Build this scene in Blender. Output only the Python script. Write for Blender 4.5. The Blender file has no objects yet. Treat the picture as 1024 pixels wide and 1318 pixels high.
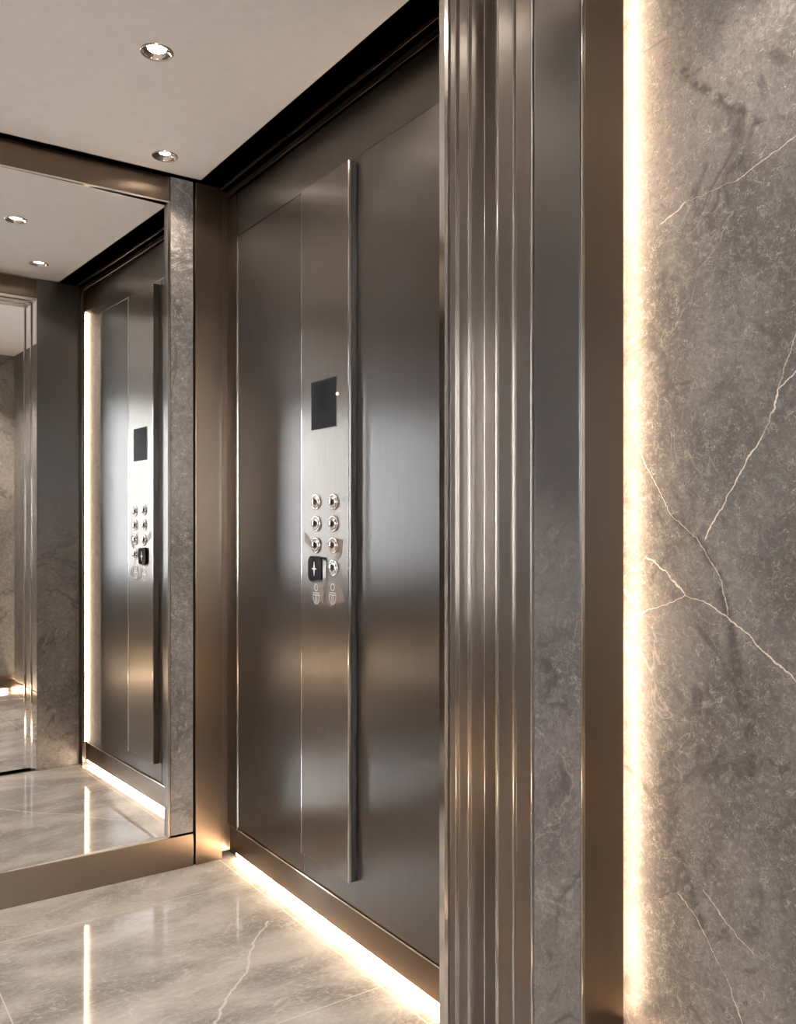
import bpy, bmesh, math, random
from mathutils import Vector

sc = bpy.context.scene
COL = sc.collection

# ------------------------------------------------------------------ camera
F, HOR = 1119.0, 680.0          # focal length in px, horizon row
YAW = math.atan2(.568, .823)
SN, CS = math.sin(YAW), math.cos(YAW)
ZC = 1.175                      # eye height
cam_d = bpy.data.cameras.new('camera')
cam = bpy.data.objects.new('camera', cam_d)
COL.objects.link(cam)
cam.location = (0, 0, ZC)
cam.rotation_euler = (math.pi / 2, 0, -YAW)
cam_d.sensor_fit = 'HORIZONTAL'
cam_d.sensor_width = 36
cam_d.lens = 36 * F / 1024
cam_d.shift_y = (HOR - 659) / 1024
cam_d.clip_start = .01
sc.camera = cam

# ------------------------------------------------------------------ light
sc.view_settings.view_transform = 'Standard'
sc.view_settings.look = 'None'
sc.view_settings.gamma = 1
sc.view_settings.use_curve_mapping = False
sc.view_settings.exposure = 0.6
sc.cycles.use_denoising = True
sc.cycles.max_bounces = 12
sc.cycles.diffuse_bounces = 5
sc.cycles.glossy_bounces = 8
sc.cycles.sample_clamp_indirect = 6
sc.cycles.blur_glossy = .5
w = bpy.data.worlds.new('world')
sc.world = w
w.use_nodes = True
w.node_tree.nodes['Background'].inputs[0].default_value = (.86, .93, 1, 1)
w.node_tree.nodes['Background'].inputs[1].default_value = 2.2

WARM = (1.0, .74, .50)
LAMP = (1.0, .86, .72)


def area(name, loc, rot, sx, sy, power, color):
    l = bpy.data.lights.new(name, 'AREA')
    l.shape = 'RECTANGLE'
    l.size, l.size_y, l.energy, l.color = sx, sy, power, color
    o = bpy.data.objects.new(name, l)
    COL.objects.link(o)
    o.location, o.rotation_euler = loc, rot
    return o


# daylight lamp behind the added lobby window, for cool highlights on the steel, warm strips as built in the place
area('added_daylight', (-.55, -1.06, 1.48), (math.radians(90), 0, 0), 1.0, 1.5, 95, (.88, .94, 1))

# ------------------------------------------------------------------ node helpers


class NT:
    def __init__(s, name):
        s.m = bpy.data.materials.new(name)
        s.m.use_nodes = True
        s.t = s.m.node_tree
        s.b = s.t.nodes['Principled BSDF']

    def n(s, typ, **k):
        nd = s.t.nodes.new(typ)
        for a, v in k.items():
            setattr(nd, a, v)
        return nd

    def put(s, sock, v):
        if hasattr(v, 'is_linked') or isinstance(v, bpy.types.NodeSocket):
            s.t.links.new(v, sock)
        else:
            sock.default_value = v

    def math(s, op, a, b=0.0, c=None, clamp=False):
        nd = s.n('ShaderNodeMath', operation=op, use_clamp=clamp)
        s.put(nd.inputs[0], a)
        s.put(nd.inputs[1], b)
        if c is not None:
            s.put(nd.inputs[2], c)
        return nd.outputs[0]

    def vec(s, op, a, b=None, scale=None):
        nd = s.n('ShaderNodeVectorMath', operation=op)
        s.put(nd.inputs[0], a)
        if b is not None:
            s.put(nd.inputs[1], b)
        if scale is not None:
            s.put(nd.inputs['Scale'], scale)
        return nd.outputs['Value'] if op in ('LENGTH', 'DOT_PRODUCT', 'DISTANCE') else nd.outputs[0]

    def noise(s, v, scale, detail=3, rough=.5, dist=0.0, color=False):
        nd = s.n('ShaderNodeTexNoise')
        s.put(nd.inputs['Vector'], v)
        nd.inputs['Scale'].default_value = scale
        nd.inputs['Detail'].default_value = detail
        nd.inputs['Roughness'].default_value = rough
        nd.inputs['Distortion'].default_value = dist
        return nd.outputs['Color' if color else 'Fac']

    def ramp(s, x, a, b, lo=0.0, hi=1.0, smooth=True):
        nd = s.n('ShaderNodeMapRange')
        if smooth:
            nd.interpolation_type = 'SMOOTHSTEP'
        s.put(nd.inputs['Value'], x)
        nd.inputs['From Min'].default_value = a
        nd.inputs['From Max'].default_value = b
        s.put(nd.inputs['To Min'], lo)
        s.put(nd.inputs['To Max'], hi)
        return nd.outputs['Result']

    def mix(s, f, a, b):
        nd = s.n('ShaderNodeMix', data_type='RGBA')
        s.put(nd.inputs[0], f)
        s.put(nd.inputs[6], a)
        s.put(nd.inputs[7], b)
        return nd.outputs[2]

    def pos(s):
        return s.n('ShaderNodeNewGeometry').outputs['Position']

    def set(s, **k):
        for a, v in k.items():
            s.put(s.b.inputs[a.replace('_', ' ')], v)

    def bump(s, h, strength, dist=.001):
        nd = s.n('ShaderNodeBump')
        nd.inputs['Strength'].default_value = strength
        nd.inputs['Distance'].default_value = dist
        s.put(nd.inputs['Height'], h)
        s.t.links.new(nd.outputs[0], s.b.inputs['Normal'])


def rgb(r, g, b):
    return (r, g, b, 1)


def tangent_h(t):
    """horizontal tangent of an upright face: reflections spread sideways, as on vertically brushed steel"""
    g = t.n('ShaderNodeNewGeometry')
    return t.vec('CROSS_PRODUCT', g.outputs['Normal'], (0, 0, 1))


def brushed(name, col, rough=.3, aniso=.6, var=.035):
    t = NT(name)
    p = t.pos()
    st = t.vec('MULTIPLY', p, (1, 1, .012))
    g1 = t.noise(st, 700, 2)
    g2 = t.noise(t.vec('MULTIPLY', p, (1, 1, .05)), 60, 3)
    big = t.noise(p, 3.0, 2)
    f = t.math('ADD', t.math('MULTIPLY', g1, .6), t.math('MULTIPLY', g2, .4))
    lo = tuple(c * (1 - var) for c in col) + (1,)
    hi = tuple(min(1, c * (1 + var)) for c in col) + (1,)
    t.set(Base_Color=t.mix(t.ramp(f, .35, .65), lo, hi), Metallic=1.0,
          Roughness=t.math('ADD', rough - .02, t.math('MULTIPLY', big, .05)), Anisotropic=aniso, Tangent=tangent_h(t))
    t.bump(g1, .012, .0002)
    return t.m


def plain(name, col, rough=.5, metal=0.0, **k):
    t = NT(name)
    v = t.noise(t.pos(), 30, 3)
    t.set(Base_Color=t.mix(v, tuple(c * .94 for c in col) + (1,), tuple(min(1, c * 1.06) for c in col) + (1,)),
          Roughness=rough, Metallic=metal, **k)
    return t.m


def glow(name, col, strength):
    t = NT(name)
    t.set(Base_Color=rgb(.9, .9, .9), Emission_Color=col + (1,), Emission_Strength=strength)
    return t.m


def stone_net(t, p, dark, mid, light, seed=0.0, veins=None, vwarp=None):
    """grey-brown marble: cloudy ground, fine curly fossil lines, dark patches; returns colour and height"""
    q = t.vec('ADD', p, (seed, seed * .7, seed * .3))
    w1 = t.vec('SCALE', t.vec('SUBTRACT', t.noise(q, 2.2, 3, color=True), (.5, .5, .5)), scale=.35)
    q1 = t.vec('ADD', q, w1)
    cloud = t.noise(t.vec('MULTIPLY', q1, (1, 1.35, .8)), 3.2, 6, .6)
    col = t.mix(t.ramp(cloud, .33, .68), dark + (1,), mid + (1,))
    grain = t.noise(q, 70, 5, .7, 1.2)
    col = t.mix(t.ramp(grain, .45, .8, 0, .55), col, light + (1,))
    col = t.mix(t.ramp(grain, .5, .28, 0, .45), col, tuple(c * .55 for c in dark) + (1,))
    c1 = t.math('ABSOLUTE', t.math('SUBTRACT', t.noise(q, 48, .6, .4, 1.6), .5))
    c2 = t.math('ABSOLUTE', t.math('SUBTRACT', t.noise(q, 85, .5, .4, 1.4), .52))
    brk = t.ramp(t.noise(q, 38, 3), .44, .60)
    curl = t.math('MULTIPLY', t.math('ADD', t.ramp(c1, .022, .0), t.ramp(c2, .026, 0, 0, .8)), brk, clamp=True)
    col = t.mix(t.math('MULTIPLY', curl, .5), col, tuple(min(1, c * 1.5) for c in light) + (1,))
    c3 = t.math('ABSOLUTE', t.math('SUBTRACT', t.noise(q1, 2.1, 5, .55, .7), .5))
    wide = t.math('MULTIPLY', t.ramp(c3, .006, .0), t.ramp(t.noise(q, 1.7, 2), .45, .6))
    col = t.mix(t.math('MULTIPLY', wide, .22), col, tuple(min(1, c * 1.9) for c in light) + (1,))
    c4 = t.math('ABSOLUTE', t.math('SUBTRACT', t.noise(q1, 2.7, 4, .6, 1.1), .47))
    dk = t.math('MULTIPLY', t.ramp(c4, .035, .0), t.ramp(t.noise(q, 9, 4), .45, .6))
    col = t.mix(t.math('MULTIPLY', dk, .6), col, tuple(c * .4 for c in dark) + (1,))
    h = t.math('ADD', t.math('MULTIPLY', curl, .6), grain)
    return col, h


def veins(t, sep, poly, ti, vi):
    """distance from a vein drawn as a polyline value(t): ti = running axis, vi = other axis"""
    ps = sorted(((p[ti], p[vi]) for p in poly))
    t0, t1 = ps[0][0], ps[-1][0]
    v0, v1 = min(p[1] for p in ps) - .01, max(p[1] for p in ps) + .01
    ax = 'XYZ'
    u = t.math('DIVIDE', t.math('SUBTRACT', sep.outputs[ax[ti]], t0), t1 - t0)
    fc = t.n('ShaderNodeFloatCurve')
    c = fc.mapping.curves[0]
    nrm = [((a - t0) / (t1 - t0), (b - v0) / (v1 - v0)) for a, b in ps]
    c.points[0].location = nrm[0]
    c.points[-1].location = nrm[-1]
    for q in nrm[1:-1]:
        c.points.new(*q)
    for q in c.points:
        q.handle_type = 'VECTOR'
    fc.mapping.update()
    t.put(fc.inputs['Value'], u)
    val = t.math('ADD', t.math('MULTIPLY', fc.outputs[0], v1 - v0), v0)
    sl = abs(ps[-1][1] - ps[0][1]) / (t1 - t0)
    d = t.math('MULTIPLY', t.math('ABSOLUTE', t.math('SUBTRACT', sep.outputs[ax[vi]], val)), 1 / math.sqrt(1 + sl * sl))
    out = t.math('GREATER_THAN', t.math('ABSOLUTE', t.math('SUBTRACT', u, .5)), .5)
    return t.math('ADD', d, out)


def ray(px):
    return ((px - 512) * CS + F * SN, -(px - 512) * SN + F * CS)


def on_x(px, py, X):            # point of the plane x = X seen at a pixel (used only for measuring the photo)
    r = ray(px)
    k = X / r[0]
    return (X, r[1] * k, ZC + (HOR - py) * k)


def on_z(px, py, Z):
    r = ray(px)
    k = (Z - ZC) / (HOR - py)
    return (r[0] * k, r[1] * k, Z)


XS = 1.53                       # lobby stone wall
D_, M_, L_ = (.062, .055, .051), (.145, .13, .12), (.29, .265, .243)

# ------------------------------------------------------------------ materials
STEEL = brushed('brushed_gunmetal', (.185, .168, .155), .32, .8)
STEEL_L = brushed('brushed_steel_light', (.24, .208, .182), .31, .8)
BRONZE = brushed('brushed_bronze', (.165, .122, .088), .31, .85)
BRONZE_D = brushed('dark_bronze', (.20, .15, .115), .32, .6)
NICKEL = plain('polished_nickel', (.80, .77, .73), .12, 1.0)
CHROME = plain('chrome', (.88, .87, .86), .06, 1.0)
BLACK = plain('black_gap', (.010, .009, .008), .7)
SCREEN = plain('black_glass', (.004, .004, .004), .5, 0.0, Specular_IOR_Level=.03)
WHITE = plain('ceiling_paint', (.74, .70, .67), .8)
WHITE_S = plain('white_symbol', (.85, .84, .82), .4)
LED = glow('led_strip', WARM, 48)
LED2 = glow('led_strip_wall', WARM, 55)
BULB = glow('lamp_lens', (1, .93, .85), 30)


def mirror_mat():
    t = NT('mirror_glass')
    n = t.noise(t.pos(), 2, 2)
    t.set(Base_Color=t.mix(n, rgb(.86, .87, .87), rgb(.89, .90, .90)), Metallic=1.0, Roughness=.008)
    return t.m


MIRROR = mirror_mat()


def stone_mat(name, seed, polys=None, dark=D_, mid=M_, light=L_, rough=.45):
    t = NT(name)
    p = t.pos()
    col, h = stone_net(t, p, dark, mid, light, seed)
    if polys:
        wob = t.vec('SCALE', t.vec('SUBTRACT', t.noise(p, 26, 4, .6, color=True), (.5, .5, .5)), scale=.022)
        p2 = t.vec('ADD', p, wob)
        sep = t.n('ShaderNodeSeparateXYZ')
        t.put(sep.inputs[0], p2)
        patch = t.ramp(t.noise(p, 30, 4, .7), .40, .58)
        fade = t.ramp(t.noise(p, 12, 2), .25, .5, .35, 1)
        for pl in polys.get('dark', []):
            d = veins(t, sep, pl, 2, 1)
            col = t.mix(t.math('MULTIPLY', t.math('MULTIPLY', t.ramp(d, .022, .001), patch), .75), col, tuple(c * .35 for c in dark) + (1,))
        for key, wd, st in (('strong', .0020, .9), ('thin', .0013, .6)):
            for pl in polys.get(key, []):
                d = veins(t, sep, pl, 2, 1)
                col = t.mix(t.math('MULTIPLY', t.math('MULTIPLY', t.ramp(d, wd, wd * .3), fade), st), col, rgb(.72, .62, .52))
    t.set(Base_Color=col, Roughness=rough)
    t.bump(h, .15, .001)
    return t.m


def pts(lst, X=XS):
    return [on_x(a, b, X) for a, b in lst]


VP = dict(
    strong=[pts([(812, 545), (831, 716)][1:] + [(863, 743), (882, 766), (907, 775), (937, 795), (966, 822), (1022, 874), (1060, 905)]),
            pts([(1030, 470), (1002, 504), (992, 542), (966, 583), (943, 627), (924, 659), (907, 693)])],
    thin=[pts([(873, 1150), (896, 1180), (904, 1202), (923, 1238), (940, 1269), (954, 1318)]),
          pts([(805, 545), (821, 576), (844, 625), (863, 663), (897, 693), (928, 747), (937, 792)]),
          pts([(815, 793), (855, 778), (882, 766)]),
          pts([(1030, 172), (985, 205), (945, 232), (880, 262), (850, 290)]),
          pts([(905, 1145), (938, 1192), (968, 1227)]),
          pts([(1030, 418), (1015, 455), (1002, 504)])],
    dark=[pts([(863, 663), (897, 693), (928, 747), (945, 840), (962, 920), (966, 1000)]),
          pts([(805, 985), (850, 1040), (880, 1120), (905, 1200)]),
          pts([(860, 80), (915, 120), (975, 160)])])
STONE_LOBBY = stone_mat('lobby_marble', 3.1, VP)
STONE_STRIP = stone_mat('marble_strip', 7.7, None, rough=.4)
STONE_SIDE = stone_mat('marble_side', 1.7, None, rough=.4)
STONE_HALL = stone_mat('marble_hall', 5.2, None, (.13, .118, .105), (.24, .215, .19), (.42, .38, .34))


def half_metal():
    """brushed metal sheet with a marble reflection painted into its colour, strongest low down"""
    t = NT('metal_with_marble_reflection')
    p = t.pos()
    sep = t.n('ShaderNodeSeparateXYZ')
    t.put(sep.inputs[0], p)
    col, h = stone_net(t, p, (.075, .068, .066), (.165, .15, .145), (.27, .25, .235), 9.3)  # stone colour stands in for marble mirrored in the sheet
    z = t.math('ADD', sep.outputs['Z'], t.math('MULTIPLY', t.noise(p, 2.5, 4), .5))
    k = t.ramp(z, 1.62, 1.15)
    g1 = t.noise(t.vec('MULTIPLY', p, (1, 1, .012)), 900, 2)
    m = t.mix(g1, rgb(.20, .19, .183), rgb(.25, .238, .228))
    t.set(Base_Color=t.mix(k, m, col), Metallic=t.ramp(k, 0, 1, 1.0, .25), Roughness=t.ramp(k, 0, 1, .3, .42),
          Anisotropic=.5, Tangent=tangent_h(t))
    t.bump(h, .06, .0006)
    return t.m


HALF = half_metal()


def floor_mat():
    t = NT('polished_marble_tiles')
    p = t.pos()
    q = t.vec('ADD', p, (11.0, 4.0, 0))
    w1 = t.vec('SCALE', t.vec('SUBTRACT', t.noise(q, 1.5, 3, color=True), (.5, .5, .5)), scale=.5)
    q1 = t.vec('ADD', q, w1)
    cloud = t.noise(t.vec('MULTIPLY', q1, (.8, 1.8, 1)), 3.0, 7, .62)
    col = t.mix(t.ramp(cloud, .32, .70), rgb(.25, .23, .212), rgb(.50, .462, .43))
    grain = t.noise(t.vec('MULTIPLY', q, (1, 1.7, 1)), 55, 4, .65, .8)
    col = t.mix(t.ramp(grain, .45, .75, 0, .5), col, rgb(.58, .54, .50))
    c1 = t.math('ABSOLUTE', t.math('SUBTRACT', t.noise(t.vec('MULTIPLY', q, (.7, 1.5, 1)), 22, 2, .5, 2.4), .5))
    cur = t.math('MULTIPLY', t.ramp(c1, .016, 0), t.ramp(t.noise(q, 9, 3), .45, .62))
    col = t.mix(t.math('MULTIPLY', cur, .40), col, rgb(.72, .67, .61))
    c2 = t.math('ABSOLUTE', t.math('SUBTRACT', t.noise(q1, 1.8, 5, .6, .8), .5))
    col = t.mix(t.ramp(c2, .007, 0, 0, .22), col, rgb(.75, .69, .62))
    wob = t.vec('SCALE', t.vec('SUBTRACT', t.noise(p, 22, 4, .6, color=True), (.5, .5, .5)), scale=.03)
    vn = [[on_z(a, b, 0) for a, b in [(345, 1185), (325, 1215), (318, 1250), (290, 1285), (275, 1325), (255, 1370)]]]
    sp2 = t.n('ShaderNodeSeparateXYZ')
    t.put(sp2.inputs[0], t.vec('ADD', p, wob))
    d = veins(t, sp2, vn[0], 1, 0)
    col = t.mix(t.math('MULTIPLY', t.ramp(d, .005, .001), .55), col, rgb(.78, .73, .66))
    sep = t.n('ShaderNodeSeparateXYZ')
    t.put(sep.inputs[0], p)
    J = None
    for ax, off in (('X', .42), ('Y', 1.86)):
        f = t.math('FRACT', t.math('ADD', t.math('DIVIDE', t.math('SUBTRACT', sep.outputs[ax], off), .81), 10.5))
        dd = t.math('MULTIPLY', t.math('ABSOLUTE', t.math('SUBTRACT', f, .5)), .81)
        J = dd if J is None else t.math('MINIMUM', J, dd)
    j = t.ramp(J, .0022, .0012)
    col = t.mix(t.math('MULTIPLY', j, .7), col, rgb(.66, .60, .54))
    t.set(Base_Color=col, Roughness=t.ramp(grain, .2, .8, .045, .075), Specular_IOR_Level=.85, Coat_Weight=.6, Coat_Roughness=.02)
    t.bump(j, .2, .0006)
    return t.m


FLOOR = floor_mat()

# ------------------------------------------------------------------ mesh helpers


def bm_box(bm, x0, x1, y0, y1, z0, z1, bev=0.0):
    vs = bmesh.ops.create_cube(bm, size=1)['verts']
    for v in vs:
        v.co = Vector(((x0 + x1) / 2 + v.co.x * (x1 - x0), (y0 + y1) / 2 + v.co.y * (y1 - y0), (z0 + z1) / 2 + v.co.z * (z1 - z0)))
    if bev > 0:
        es = {e for v in vs for e in v.link_edges}
        bmesh.ops.bevel(bm, geom=list(es), offset=bev, segments=2, affect='EDGES', profile=.5)


def link(name, bm, mat, parent=None, loc=(0, 0, 0), smooth=False, rz=0.0):
    bmesh.ops.recalc_face_normals(bm, faces=bm.faces)
    me = bpy.data.meshes.new(name)
    L = Vector(loc)
    bmesh.ops.translate(bm, verts=bm.verts, vec=-L)
    bm.to_mesh(me)
    bm.free()
    me.materials.append(mat)
    if smooth:
        for p in me.polygons:
            p.use_smooth = True
    o = bpy.data.objects.new(name, me)
    COL.objects.link(o)
    if parent is not None:
        o.parent = parent
        q = parent
        while q is not None:
            L = L - q.location
            q = q.parent
        o.location = L
    else:
        o.location = L
    o.rotation_euler.z = rz
    return o


def box(name, x0, x1, y0, y1, z0, z1, mat, parent=None, bev=0.0, rz=0.0):
    bm = bmesh.new()
    bm_box(bm, x0, x1, y0, y1, z0, z1, bev)
    return link(name, bm, mat, parent, ((x0 + x1) / 2, (y0 + y1) / 2, z0), rz=rz)


def tag(o, label=None, cat=None, group=None, kind=None):
    if label: o['label'] = label
    if cat: o['category'] = cat
    if group: o['group'] = group
    if kind: o['kind'] = kind
    return o


def thing(name, loc, label, cat, group=None):
    o = bpy.data.objects.new(name, None)
    o.empty_display_size = .05
    COL.objects.link(o)
    o.location = loc
    return tag(o, label, cat, group)


def struct(o, label=None):
    o['kind'] = 'structure'
    if label: o['label'] = label
    return o


def lathe(bm, prof, seg=48, axis='Z', c=(0, 0, 0)):
    """prof: list of (r, h)"""
    rings = []
    for r, h in prof:
        ring = []
        for i in range(seg):
            a = 2 * math.pi * i / seg
            if axis == 'Z':
                co = (c[0] + r * math.cos(a), c[1] + r * math.sin(a), c[2] + h)
            else:           # -X is up
                co = (c[0] - h, c[1] + r * math.cos(a), c[2] + r * math.sin(a))
            ring.append(bm.verts.new(co))
        rings.append(ring)
    for a, b in zip(rings, rings[1:]):
        for i in range(seg):
            bm.faces.new((a[i], a[(i + 1) % seg], b[(i + 1) % seg], b[i]))
    return rings


def ext_poly(bm, pts2, x0, x1):
    """polygon in the YZ plane extruded from x0 to x1"""
    a = [bm.verts.new((x0, y, z)) for y, z in pts2]
    b = [bm.verts.new((x1, y, z)) for y, z in pts2]
    n = len(pts2)
    bm.faces.new(a)
    bm.faces.new(b[::-1])
    for i in range(n):
        bm.faces.new((a[i], a[(i + 1) % n], b[(i + 1) % n], b[i]))


# ------------------------------------------------------------------ dimensions
ZT = 2.3825         # car ceiling
ZH = 2.42          # lobby ceiling
YB = 2.903          # front of the back wall linings
XW = 1.28           # kick plate plane, right wall
YJ = 1.36           # car side of the front wall
KT = .115           # kick plate top
CX, CY = 1.15, 2.87  # edges of the white ceiling panel
XL = -1.0           # left wall of the car
DL, DR = -.45, 1.05  # door opening

LAMPS = [(.749, 2.161), (.98, 2.75), (.985, 1.63), (-.35, 2.75), (-.35, 2.161), (-.35, 1.63)]  # last three are out of view, added for illumination
RL = .041

# ------------------------------------------------------------------ setting
struct(box('floor', -2.2, 1.75, -1.1, 3.2, -.12, 0, FLOOR))


def ceiling_panel():
    bm = bmesh.new()
    es = []
    def loop(ps):
        vs = [bm.verts.new((x, y, ZT)) for x, y in ps]
        for i in range(len(vs)):
            es.append(bm.edges.new((vs[i], vs[(i + 1) % len(vs)])))
    loop([(XL + .12, YJ + .02), (CX, YJ + .02), (CX, CY), (XL + .12, CY)])
    for x, y in LAMPS:
        loop([(x + RL * math.cos(2 * math.pi * i / 40), y + RL * math.sin(2 * math.pi * i / 40)) for i in range(40)])
    r = bmesh.ops.triangle_fill(bm, use_beauty=True, use_dissolve=False, edges=es)
    fs = [g for g in r['geom'] if isinstance(g, bmesh.types.BMFace)]
    e = bmesh.ops.extrude_face_region(bm, geom=fs)
    bmesh.ops.translate(bm, verts=[v for v in e['geom'] if isinstance(v, bmesh.types.BMVert)], vec=(0, 0, .018))
    return link('ceiling', bm, WHITE, None, (0, 0, 0))


struct(ceiling_panel())
bm = bmesh.new()
bm_box(bm, XL - .05, 1.34, YJ - .05, 3.1, ZT + .10, ZT + .16)
struct(link('ceiling_shell', bm, BRONZE_D, None, (.1, 2.2, ZT + .10)))
struct(box('wall_right', XW + .012, 1.62, YJ, 3.2, 0, ZT + .1, BRONZE_D))
struct(box('wall_back', XL - .1, XW + .012, 3.03, 3.2, 0, ZT + .1, BRONZE_D))
struct(box('wall_left', XL - .1, XL, YJ, 3.03, 0, ZT + .1, BRONZE_D))
struct(box('wall_front', XL - .1, DL, 1.30, YJ, 0, ZT + .1, BRONZE_D))
# ceiling perimeter trims (dark bronze, round the floating white panel)
def soffit(name, x0, x1, y0, y1, along):
    o = box(name, x0, x1, y0, y1, ZT + .002, ZT + .03, BRONZE_D)
    return struct(o)
soffit('trim_1', CX, XW + .012, YJ, 3.03, 'y')
soffit('trim_2', XL, CX, CY, 3.03, 'x')
soffit('trim_3', XL, CX, YJ, YJ + .02, 'x')
soffit('trim_4', XL, XL + .12, YJ + .02, CY, 'y')

# lobby
struct(box('wall_lobby_right', XS, 1.75, -1.1, 1.335, 0, ZH, STONE_LOBBY))
struct(box('wall_lobby_left', -2.2, -2.08, -1.1, 1.335, 0, ZH, STONE_HALL))
struct(box('wall_lobby_front', -2.08, XL - .1, 1.30, 1.40, 0, ZH, STONE_HALL))
struct(box('ceiling_lobby', -2.2, 1.75, -1.1, 1.282, ZH, ZH + .12, WHITE))
# lobby rear wall with an opening for the added window
WX0, WX1, WZ0, WZ1 = -1.05, -.05, .75, 2.20
bm = bmesh.new()
for b in ((-2.08, WX0, 0, ZH), (WX1, XS, 0, ZH), (WX0, WX1, 0, WZ0), (WX0, WX1, WZ1, ZH)):
    bm_box(bm, b[0], b[1], -1.02, -.9, b[2], b[3])
struct(link('wall_lobby_rear', bm, STONE_HALL, None, (0, -.96, 0)))
wn = struct(box('added_window_1', WX0, WX1, -1.0, -.995, WZ0, WZ1, NT('added_window_pane').m))  # unseen window, added behind the camera to brighten the steel reflections
t = NT('added_window_glass')
t.set(Base_Color=rgb(1, 1, 1), Roughness=0.0, Transmission_Weight=1.0, IOR=1.0)
wn.data.materials[0] = t.m
bm = bmesh.new()
for b in ((WX0, WX0 + .04, WZ0, WZ1), (WX1 - .04, WX1, WZ0, WZ1), (WX0 + .04, WX1 - .04, WZ0, WZ0 + .04), (WX0 + .04, WX1 - .04, WZ1 - .04, WZ1)):
    bm_box(bm, b[0], b[1], -.99, -.91, b[2], b[3])
link('added_window_frame', bm, STEEL, wn, ((WX0 + WX1) / 2, -.95, WZ0))
struct(box('baseboard_lobby_rear', -2.08, XS, -.898, -.885, .03, .115, BRONZE))
struct(box('baseboard_lobby_right', XS - .030, XS - .020, -.88, 1.275, 0, .089, BRONZE_D, bev=.002))
o = box('light_strip', XS - .018, XS - .008, -.88, 1.275, .045, .055, LED)
tag(o, 'warm light line hidden behind the dark skirting of the marble lobby wall', 'light strip')
o = box('light_strip', -2.0, XS - .05, -.899, -.892, .008, .02, LED)
tag(o, 'warm light line glowing under the lobby wall skirting seen in the mirror', 'light strip')

# ------------------------------------------------------------------ back wall
MXR = 1.045
# recessed mirror
MA = math.radians(1.8)
MY = 2.915
mir = thing('wall_mirror', (MXR, MY, .1125), 'tall recessed wall mirror between dark top beam and bronze skirting', 'mirror')
bm = bmesh.new()
bm_box(bm, -.565, 0, 0, .005, .0, 2.292 - KT)
g = link('mirror_pane', bm, MIRROR, mir)
g.rotation_euler.z = MA
g.location = (0, 0, 0)
box('mirror_pane', XL, MXR - .568, 2.8985, 2.904, .1145, 2.2905, MIRROR, mir)
box('edge_trim', MXR - .002, MXR + .006, YB - .004, MY + .03, KT, 2.292, STEEL, mir)
# beam above the mirror
bt = thing('top_beam', (.05, YB, 2.292), 'dark bronze beam running above the mirror under the ceiling', 'beam')
box('beam_face', XL, MXR + .006, YB, YB + .12, 2.294, ZT, BRONZE, bt, .0015)
box('lower_lip', XL, MXR + .006, YB - .003, YB, 2.291, 2.297, NICKEL, bt)
# stone strip
sp = box('marble_strip', MXR + .009, 1.134, YB - .002, YB + .03, .118, ZT, STONE_STRIP)
tag(sp, 'narrow vertical grey marble strip right of the mirror', 'marble strip')
# bronze skirting under the mirror
box('lower_trim', XL, MXR, YB - .004, YB + .013, .1122, .1142, plain('satin_trim', (.55, .50, .45), .45, .6), mir)
sk = box('skirting', XL, 1.134, YB - .006, YB + .12, 0.0, .112, BRONZE, bev=.0015)
tag(sk, 'bronze skirting board under the mirror on the marble floor', 'skirting')
# column
cl = box('corner_column', 1.142, 1.241, YB - .006, YB + .12, 0, ZT, BRONZE, bev=.002)
tag(cl, 'brushed bronze column in the back corner, beside the marble strip', 'column')
cr = box('corner_infill', 1.243, XW - .001, YB + .012, YB + .12, .02, ZT, BRONZE_D, bev=.001)
tag(cr, 'narrow dark bronze filler strip deep in the back corner', 'column')

# ------------------------------------------------------------------ right wall
fr = box('frame_strip', 1.268, XW + .011, 2.838, YB + .01, KT + .002, ZT, BRONZE, bev=.001)
tag(fr, 'narrow bronze frame strip at the far edge of the side wall panels', 'frame strip')
X1 = 1.27
pl = thing('metal_panel', (X1, 2.59, KT), 'brushed steel wall panel to the left of the button panel', 'wall panel')
box('panel_sheet', X1, XW + .011, 2.345, 2.832, KT + .012, 2.199, STEEL, pl, .0015)
box('edge_bead', X1 - .002, X1 + .004, 2.826, 2.836, KT + .012, 2.199, NICKEL, pl, .001)
o = box('metal_panel', X1 + .001, XW + .011, 1.625, 2.835, 2.202, ZT, STEEL, None, .0015)
tag(o, 'dark steel header panel on the side wall above the button panel', 'wall panel')
o = box('metal_panel', X1, XW + .011, 1.625, 2.342, KT + .012, 2.2015, STEEL, None, .0015)
tag(o, 'wide brushed steel wall panel behind and right of the button panel', 'wall panel')
# kick plate with the light under it
kp = thing('kick_plate', (XW, 2.2, .03), 'bronze kick plate along the base of the side wall, lit from below', 'kick plate')
box('plate', XW - .003, XW + .001, YJ + .03, YB - .001, .024, KT, BRONZE, kp, .0015)
box('top_bead', XW - .006, XW - .002, YJ + .03, YB - .001, KT - .004, KT + .001, NICKEL, kp)
o = box('light_strip', XW + .003, XW + .010, YJ + .03, YB - .03, .012, .024, LED)
tag(o, 'warm light line under the kick plate of the side wall', 'light strip')
# marble side panel by the door (seen in the mirror)
o = box('marble_slab', XW + .001, XW + .0115, YJ + .02, 1.622, KT + .002, 2.26, STONE_SIDE)
tag(o, 'marble side panel by the door, washed by warm light, seen in the mirror', 'marble panel')
o = box('metal_panel', XW + .001, XW + .0115, YJ + .02, 1.622, 2.262, ZT, BRONZE_D)
tag(o, 'dark bronze strip above the lit marble side panel, seen in the mirror', 'wall panel')

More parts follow.
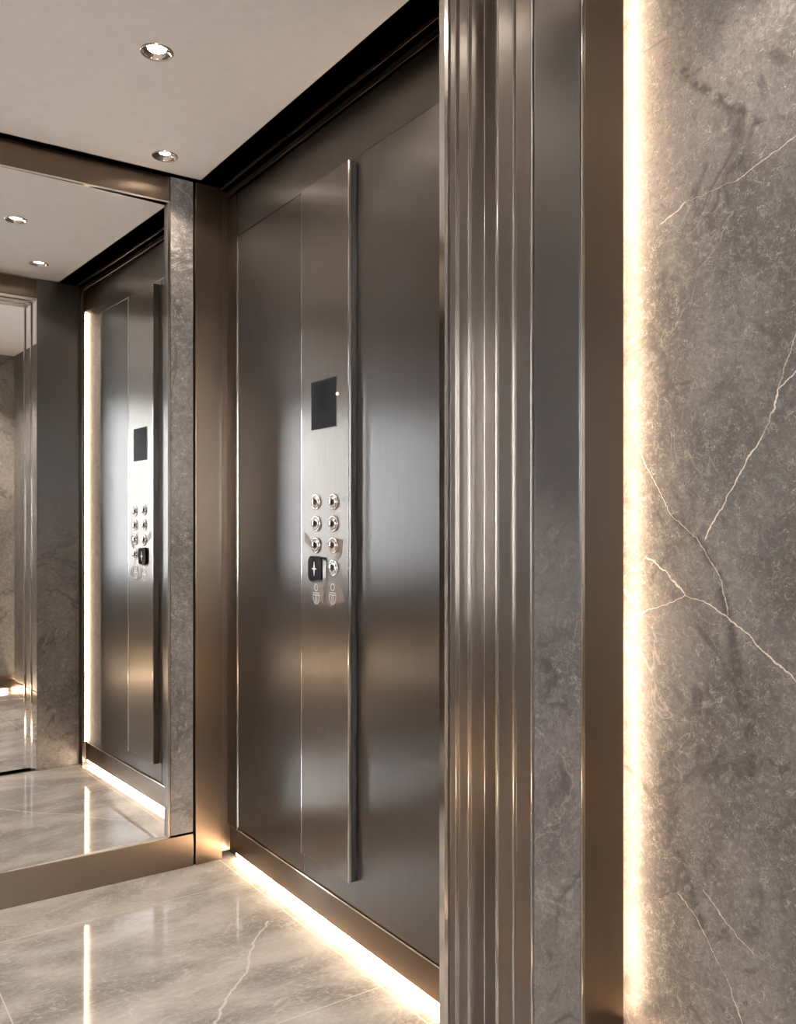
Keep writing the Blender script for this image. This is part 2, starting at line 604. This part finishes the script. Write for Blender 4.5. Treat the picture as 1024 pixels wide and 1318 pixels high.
# cornice on the right wall
cn = thing('cornice', (1.2, 2.1, 2.33), 'dark bronze stepped cornice along the top of the side wall', 'cornice')
box('upper_step', 1.235, X1 + .001, YJ + .03, YB - .002, 2.372, ZT + .001, BRONZE_D, cn, .001)
box('lower_step', 1.258, X1 + .001, YJ + .03, YB - .002, 2.352, 2.371, BRONZE_D, cn, .001)

# ------------------------------------------------------------------ car operating panel
XF = 1.245
Y0, Y1, Z0, Z1 = 2.043, 2.313, .200, 2.187
cop = thing('button_panel', (XF, (Y0 + Y1) / 2, Z0), 'tall brushed steel elevator button panel on the side wall', 'elevator control panel')


def plate_with_hole():
    bm = bmesh.new()
    bm_box(bm, XF, X1 - .0005, Y0, Y1, Z0, Z1, .0012)
    return link('face_plate', bm, STEEL_L, cop, (XF, (Y0 + Y1) / 2, Z0))


plate_with_hole()
box('edge_bead', XF - .0015, XF + .006, Y0 - .004, Y0 + .002, Z0, Z1, NICKEL, cop, .001)
box('side_return', XF + .008, X1 - .0005, Y0 - .004, Y0 - .0005, Z0 + .002, Z1 - .002, BLACK, cop)
box('far_edge', XF - .0008, XF + .002, Y1 - .001, Y1 + .001, Z0, Z1, NICKEL, cop)


def zz(py, Y, X=XF):
    d = X * SN + Y * CS
    return ZC + (HOR - py) * d / F


dsp = box('display', XF - .0010, XF + .002, 2.107, 2.251, ZC + .288, ZC + .427, SCREEN, cop)
bm = bmesh.new()
for b in ((2.105, 2.107, ZC + .286, ZC + .429), (2.251, 2.253, ZC + .286, ZC + .429), (2.107, 2.251, ZC + .286, ZC + .288), (2.107, 2.251, ZC + .427, ZC + .429)):
    bm_box(bm, XF - .0014, XF + .001, b[0], b[1], b[2], b[3])
link('display_rim', bm, STEEL, dsp, (XF, 2.18, ZC + .286))
bm = bmesh.new()
lathe(bm, [(.0048, 0), (.0048, .003), (.003, .005), (.0001, .0055)], 20, 'X', (XF, 2.101, zz(507, 2.101)))
link('indicator_light', bm, glow('amber', (1, .42, .10), .8), cop, (XF, 2.101, zz(507, 2.101)), True)

YBT = (2.223, 2.124)


def push_button(y, z):
    bm = bmesh.new()
    lathe(bm, [(.0235, -.001), (.0235, .002), (.0225, .0042), (.0200, .0046), (.0192, .0030), (.0190, -.001)], 40, 'X', (XF, y, z))
    ring = link('button_ring', bm, CHROME, cop, (XF, y, z), True)
    bm = bmesh.new()
    prof = [(.0186, -.001), (.0186, .0030), (.0178, .0058), (.0150, .0088), (.0105, .0110), (.005, .0121), (.0002, .0124)]
    lathe(bm, prof, 40, 'X', (XF, y, z))
    link('button_cap', bm, CHROME, ring, (XF, y, z), True)
    return ring


first = None
for py in (646, 674, 702, 731):
    for k, y in enumerate(YBT):
        if py == 731 and k == 0:
            continue
        push_button(y, zz(py, y))

# black alarm badge with its pale four-pointed star
yb, zb = 2.218, zz(732, 2.218)
pr = []
def arc(cy, cz, r, a0, a1, n=8):
    return [(cy + r * math.cos(math.radians(a0 + (a1 - a0) * i / n)), cz + r * math.sin(math.radians(a0 + (a1 - a0) * i / n))) for i in range(n + 1)]
outline = (arc(yb - .030, zb - .024, .008, 180, 270) + arc(yb + .016, zb - .016, .022, 290, 350) +
           arc(yb + .016, zb + .016, .022, 10, 70) + arc(yb - .030, zb + .026, .008, 90, 180))
bm = bmesh.new()
ext_poly(bm, [(y, z) for y, z in outline], XF - .010, XF)
bd = link('alarm_button', bm, SCREEN, cop, (XF, yb, zb))
bd['label'] = 'black square button with a white four-pointed star'
bm = bmesh.new()
ext_poly(bm, [(y * 1.0 - .0035, z - .004) for y, z in outline], XF - .005, XF - .0005)
link('chrome_surround', bm, CHROME, bd, (XF, yb, zb))
star = []
for i in range(8):
    a = math.pi / 2 + i * math.pi / 4
    r = (.021 if i % 4 == 0 else .0125) if i % 2 == 0 else .0042
    star.append((yb + r * math.cos(a) * 1.15, zb + r * math.sin(a)))
bm = bmesh.new()
ext_poly(bm, star, XF - .0112, XF - .0098)
link('star_symbol', bm, WHITE_S, bd, (XF, yb, zb))

# engraved pictograms under the buttons
ETCH = plain('etched_outline', (.62, .60, .57), .35, .9)
for k, y in enumerate(YBT):
    y += (.004 if k else 0)
    z = zz(764, y)
    bm = bmesh.new()
    lathe(bm, [(.0001, 0), (.0001, .0001)], 3, 'X', (XF, y, z))
    N = 32
    def ell(ry, rz, zc, w, a0=0, a1=360):
        ps = []
        for i in range(N + 1):
            a = math.radians(a0 + (a1 - a0) * i / N)
            ps.append(((y + ry * math.cos(a), zc + rz * math.sin(a)), (y + (ry - w) * math.cos(a), zc + (rz - w) * math.sin(a))))
        for (p, q), (p2, q2) in zip(ps, ps[1:]):
            ext_poly(bm, [p, p2, q2, q], XF - .0012, XF + .0005)
    ell(.019, .026, z - .006, .0024, 170, 370)
    ell(.011, .011, z + .018, .0024, 0, 360)
    for dz in (.002, -.004):
        bm_box(bm, XF - .0012, XF + .0005, y - .018, y + .018, z + dz - .0012, z + dz + .0012)
    for dy in (-.004, .004):
        bm_box(bm, XF - .0012, XF + .0005, y + dy - .001, y + dy + .001, z - .028, z - .004)
    link('pictogram', bm, ETCH, cop, (XF, y, z))

# tan reflections on the steel around them, painted as thin flat patches
TAN_REFLECT = plain('tan_reflection', (.17, .125, .095), .5, .5)


def reflection_patch(pix):
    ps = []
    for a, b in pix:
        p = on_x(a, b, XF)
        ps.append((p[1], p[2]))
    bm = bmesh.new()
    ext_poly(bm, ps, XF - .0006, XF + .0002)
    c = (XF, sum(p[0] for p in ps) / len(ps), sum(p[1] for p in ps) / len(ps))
    f = link('painted_reflection', bm, TAN_REFLECT, cop, c)


reflection_patch([(401, 767), (404, 757), (416, 755), (417, 772), (421, 774), (422, 754), (433, 753), (437, 757), (442, 763), (443, 774), (431, 777), (426, 782), (419, 778), (412, 772)])
reflection_patch([(431, 718), (436, 706), (436, 694), (441, 695), (440, 708), (438, 716), (435, 721)])
reflection_patch([(392, 685), (397, 690), (403, 702), (402, 706), (396, 701), (392, 697)])

# ------------------------------------------------------------------ door jamb, seen from the lobby


def rat(px):
    r = ray(px)
    return r[0] / r[1]


jb = thing('door_jamb', (1.12, 1.33, 0), 'stepped steel door jamb of narrow vertical mouldings', 'door jamb')
ZJ = ZH


def strip(name, pa, pb, f, mat, parent, back=YJ - .001, z0=0.0, z1=None, bev=.0012):
    """vertical bar whose front face (y=f) spans picture columns pa..pb as measured in the photo"""
    return box(name, rat(pa) * f, rat(pb) * f, f, back, z0, z1 or ZJ, mat, parent, bev)


for a, b, f in ((579.5, 586.2, 1.349), (591, 602.2, 1.341), (606.5, 623.2, 1.333), (641.2, 660, 1.291), (664, 683.4, 1.283)):
    strip('moulding', a, b, f, STEEL_L, jb)
# polished edges that catch the light
for a, b, f in ((586.3, 588.2, 1.3475), (602.3, 604, 1.3395), (623.3, 625.4, 1.3315), (639.6, 641.1, 1.2905), (660.1, 661.7, 1.2895), (683.5, 685.5, 1.2815)):
    strip('edge_bead', a, b, f, NICKEL, jb, f + .006, bev=.0005)
for a, b, f in ((588, 592, 1.353), (603.8, 607.5, 1.346), (661.5, 665, 1.297), (685.3, 690, 1.2935)):
    strip('shadow_joint', a, b, f, BLACK, jb)
strip('recess_channel', 625.5, 646, 1.352, BRONZE_D, jb)

pn = thing('lobby_panel', (rat(720) * 1.290, 1.29, 0), 'tall flat panel between jamb mouldings and bronze pilaster, marble reflection coloured into its lower half', 'wall panel')
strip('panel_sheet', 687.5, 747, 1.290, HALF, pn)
strip('edge_bead', 748.3, 751.0, 1.2860, NICKEL, pn, 1.289, bev=.0006)

ps_ = thing('pilaster', (rat(778) * 1.283, 1.283, 0), 'wide brushed bronze pilaster edged with warm light beside the marble wall', 'pilaster')
strip('pilaster_face', 752.2, 802.4, 1.283, BRONZE, ps_, 1.300, bev=.0015)
strip('back_rail', 756, 786, 1.3012, BRONZE_D, ps_, YJ - .001)
xl = 1.4925
o = box('light_strip', 1.4865, 1.4945, 1.318, 1.326, .09, ZJ, LED2)
tag(o, 'vertical warm light line behind the bronze pilaster on the marble wall', 'light strip')

# front wall, car side (seen in the mirror)
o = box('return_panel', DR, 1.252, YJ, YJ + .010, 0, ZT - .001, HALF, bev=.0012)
tag(o, 'dark metal panel beside the doorway, reflected in the mirror', 'wall panel')
o = box('corner_post', 1.254, 1.268, YJ, YJ + .05, 0, ZT - .001, BRONZE, bev=.0012)
tag(o, 'slim bronze post between doorway panel and lit marble, reflected in the mirror', 'post')
o = box('light_strip', 1.271, 1.277, YJ + .03, YJ + .038, KT, 2.25, LED2)
tag(o, 'vertical warm light line beside the reflected marble side panel', 'light strip')
# lintel and silver door frame
o = box('lintel', DL, DR, 1.30, YJ + .008, 2.290, ZT - .001, BRONZE, bev=.001)
tag(o, 'bronze lintel above the doorway reflected in the mirror', 'lintel')
df = thing('door_frame', (.3, 1.33, 0), 'bright steel door frame around the doorway reflected in the mirror', 'door frame')
for k, (dx, y0, y1) in enumerate(((0, 1.30, YJ + .004), (.014, 1.31, YJ - .012), (.030, 1.32, YJ - .028))):
    box('frame_post', DL + dx, DL + dx + .013, y0, y1, 0, 2.289 - dx, NICKEL, df)
    box('frame_head', DL + dx + .014, DR - dx - .002, y0, y1, 2.277 - dx, 2.289 - dx, NICKEL, df)
for k, (x0, x1, y0, y1) in enumerate(((1.006, 1.014, 1.303, 1.319), (1.0285, 1.036, 1.331, 1.347))):
    box('frame_post', x0, x1, y0, y1, 0, 2.289, NICKEL, df)
sl = box('door_sill', DL, DR, 1.30, YJ, .0005, .004, STEEL)
tag(sl, 'steel door sill set in the floor of the doorway reflected in the mirror', 'sill')

# ------------------------------------------------------------------ downlights
LBL = ['bright recessed ceiling downlight with glaring lens, nearer the camera',
       'recessed ceiling downlight with silver cone in the back corner by the mirror',
       'recessed ceiling downlight by the doorway, seen only in the mirror']
POW = [18] * 6
for i, (x, y) in enumerate(LAMPS):
    lb = LBL[i] if i < 3 else 'unseen ceiling downlight added for light on the far side of the car, ' + ('by the mirror', 'midway along its row', 'by the doorway')[i - 3]
    L = thing('downlight', (x, y, ZT), lb, 'downlight', 'recessed ceiling downlights')
    bm = bmesh.new()
    lathe(bm, [(RL + .001, .001), (RL + .001, -.0015), (RL - .001, -.003), (RL - .006, -.002), (RL - .0065, .002)], 48, 'Z', (x, y, ZT))
    link('trim_ring', bm, NICKEL, L, (x, y, ZT), True)
    bm = bmesh.new()
    lathe(bm, [(RL - .0065, .000), (RL - .010, .004), (RL - .020, .0085), (RL - .0225, .010)], 48, 'Z', (x, y, ZT))
    link('reflector', bm, NICKEL, L, (x, y, ZT), True)
    bm = bmesh.new()
    if i in (0, 2):
        rr = lathe(bm, [(.0001, .006), (.018, .0065), (.030, .009), (.0305, .014)], 40, 'Z', (x, y, ZT))
    else:
        rr = lathe(bm, [(.0001, .0065), (.012, .007), (.0175, .0095)], 32, 'Z', (x, y, ZT))
    link('lens', bm, BULB, L, (x, y, ZT), True)
    sd = bpy.data.lights.new('lamp', 'SPOT')
    sd.energy, sd.color, sd.spot_size, sd.spot_blend, sd.shadow_soft_size = POW[i], LAMP, math.radians(125), .6, .02
    so = bpy.data.objects.new('lamp', sd)
    COL.objects.link(so)
    so.parent = L
    so.location = (0, 0, -.004)
# lobby downlights
for k, (x, y, pw) in enumerate(((1.0, -.5, 110), (-.6, -.2, 30), (1.33, .85, 19))):
    sd = bpy.data.lights.new('lobby_lamp', 'SPOT')
    sd.energy, sd.color, sd.spot_size, sd.spot_blend, sd.shadow_soft_size = pw, LAMP, math.radians(120), .6, .03
    so = bpy.data.objects.new('lobby_lamp', sd)
    COL.objects.link(so)
    so.location = (x, y, ZH - .01)
    bm = bmesh.new()
    lathe(bm, [(.0001, 0.0), (.03, 0.0), (.034, -.003), (.04, -.003), (.042, .001)], 32, 'Z', (x, y, ZH - .001))
    o = link('downlight', bm, BULB, None, (x, y, ZH - .001), True)
    tag(o, ('ceiling downlight in the lobby above the marble wall seen in the mirror', 'ceiling downlight on the far left of the lobby outside the doorway', 'ceiling downlight in the lobby close to the bronze pilaster')[k], 'downlight', 'lobby downlights')
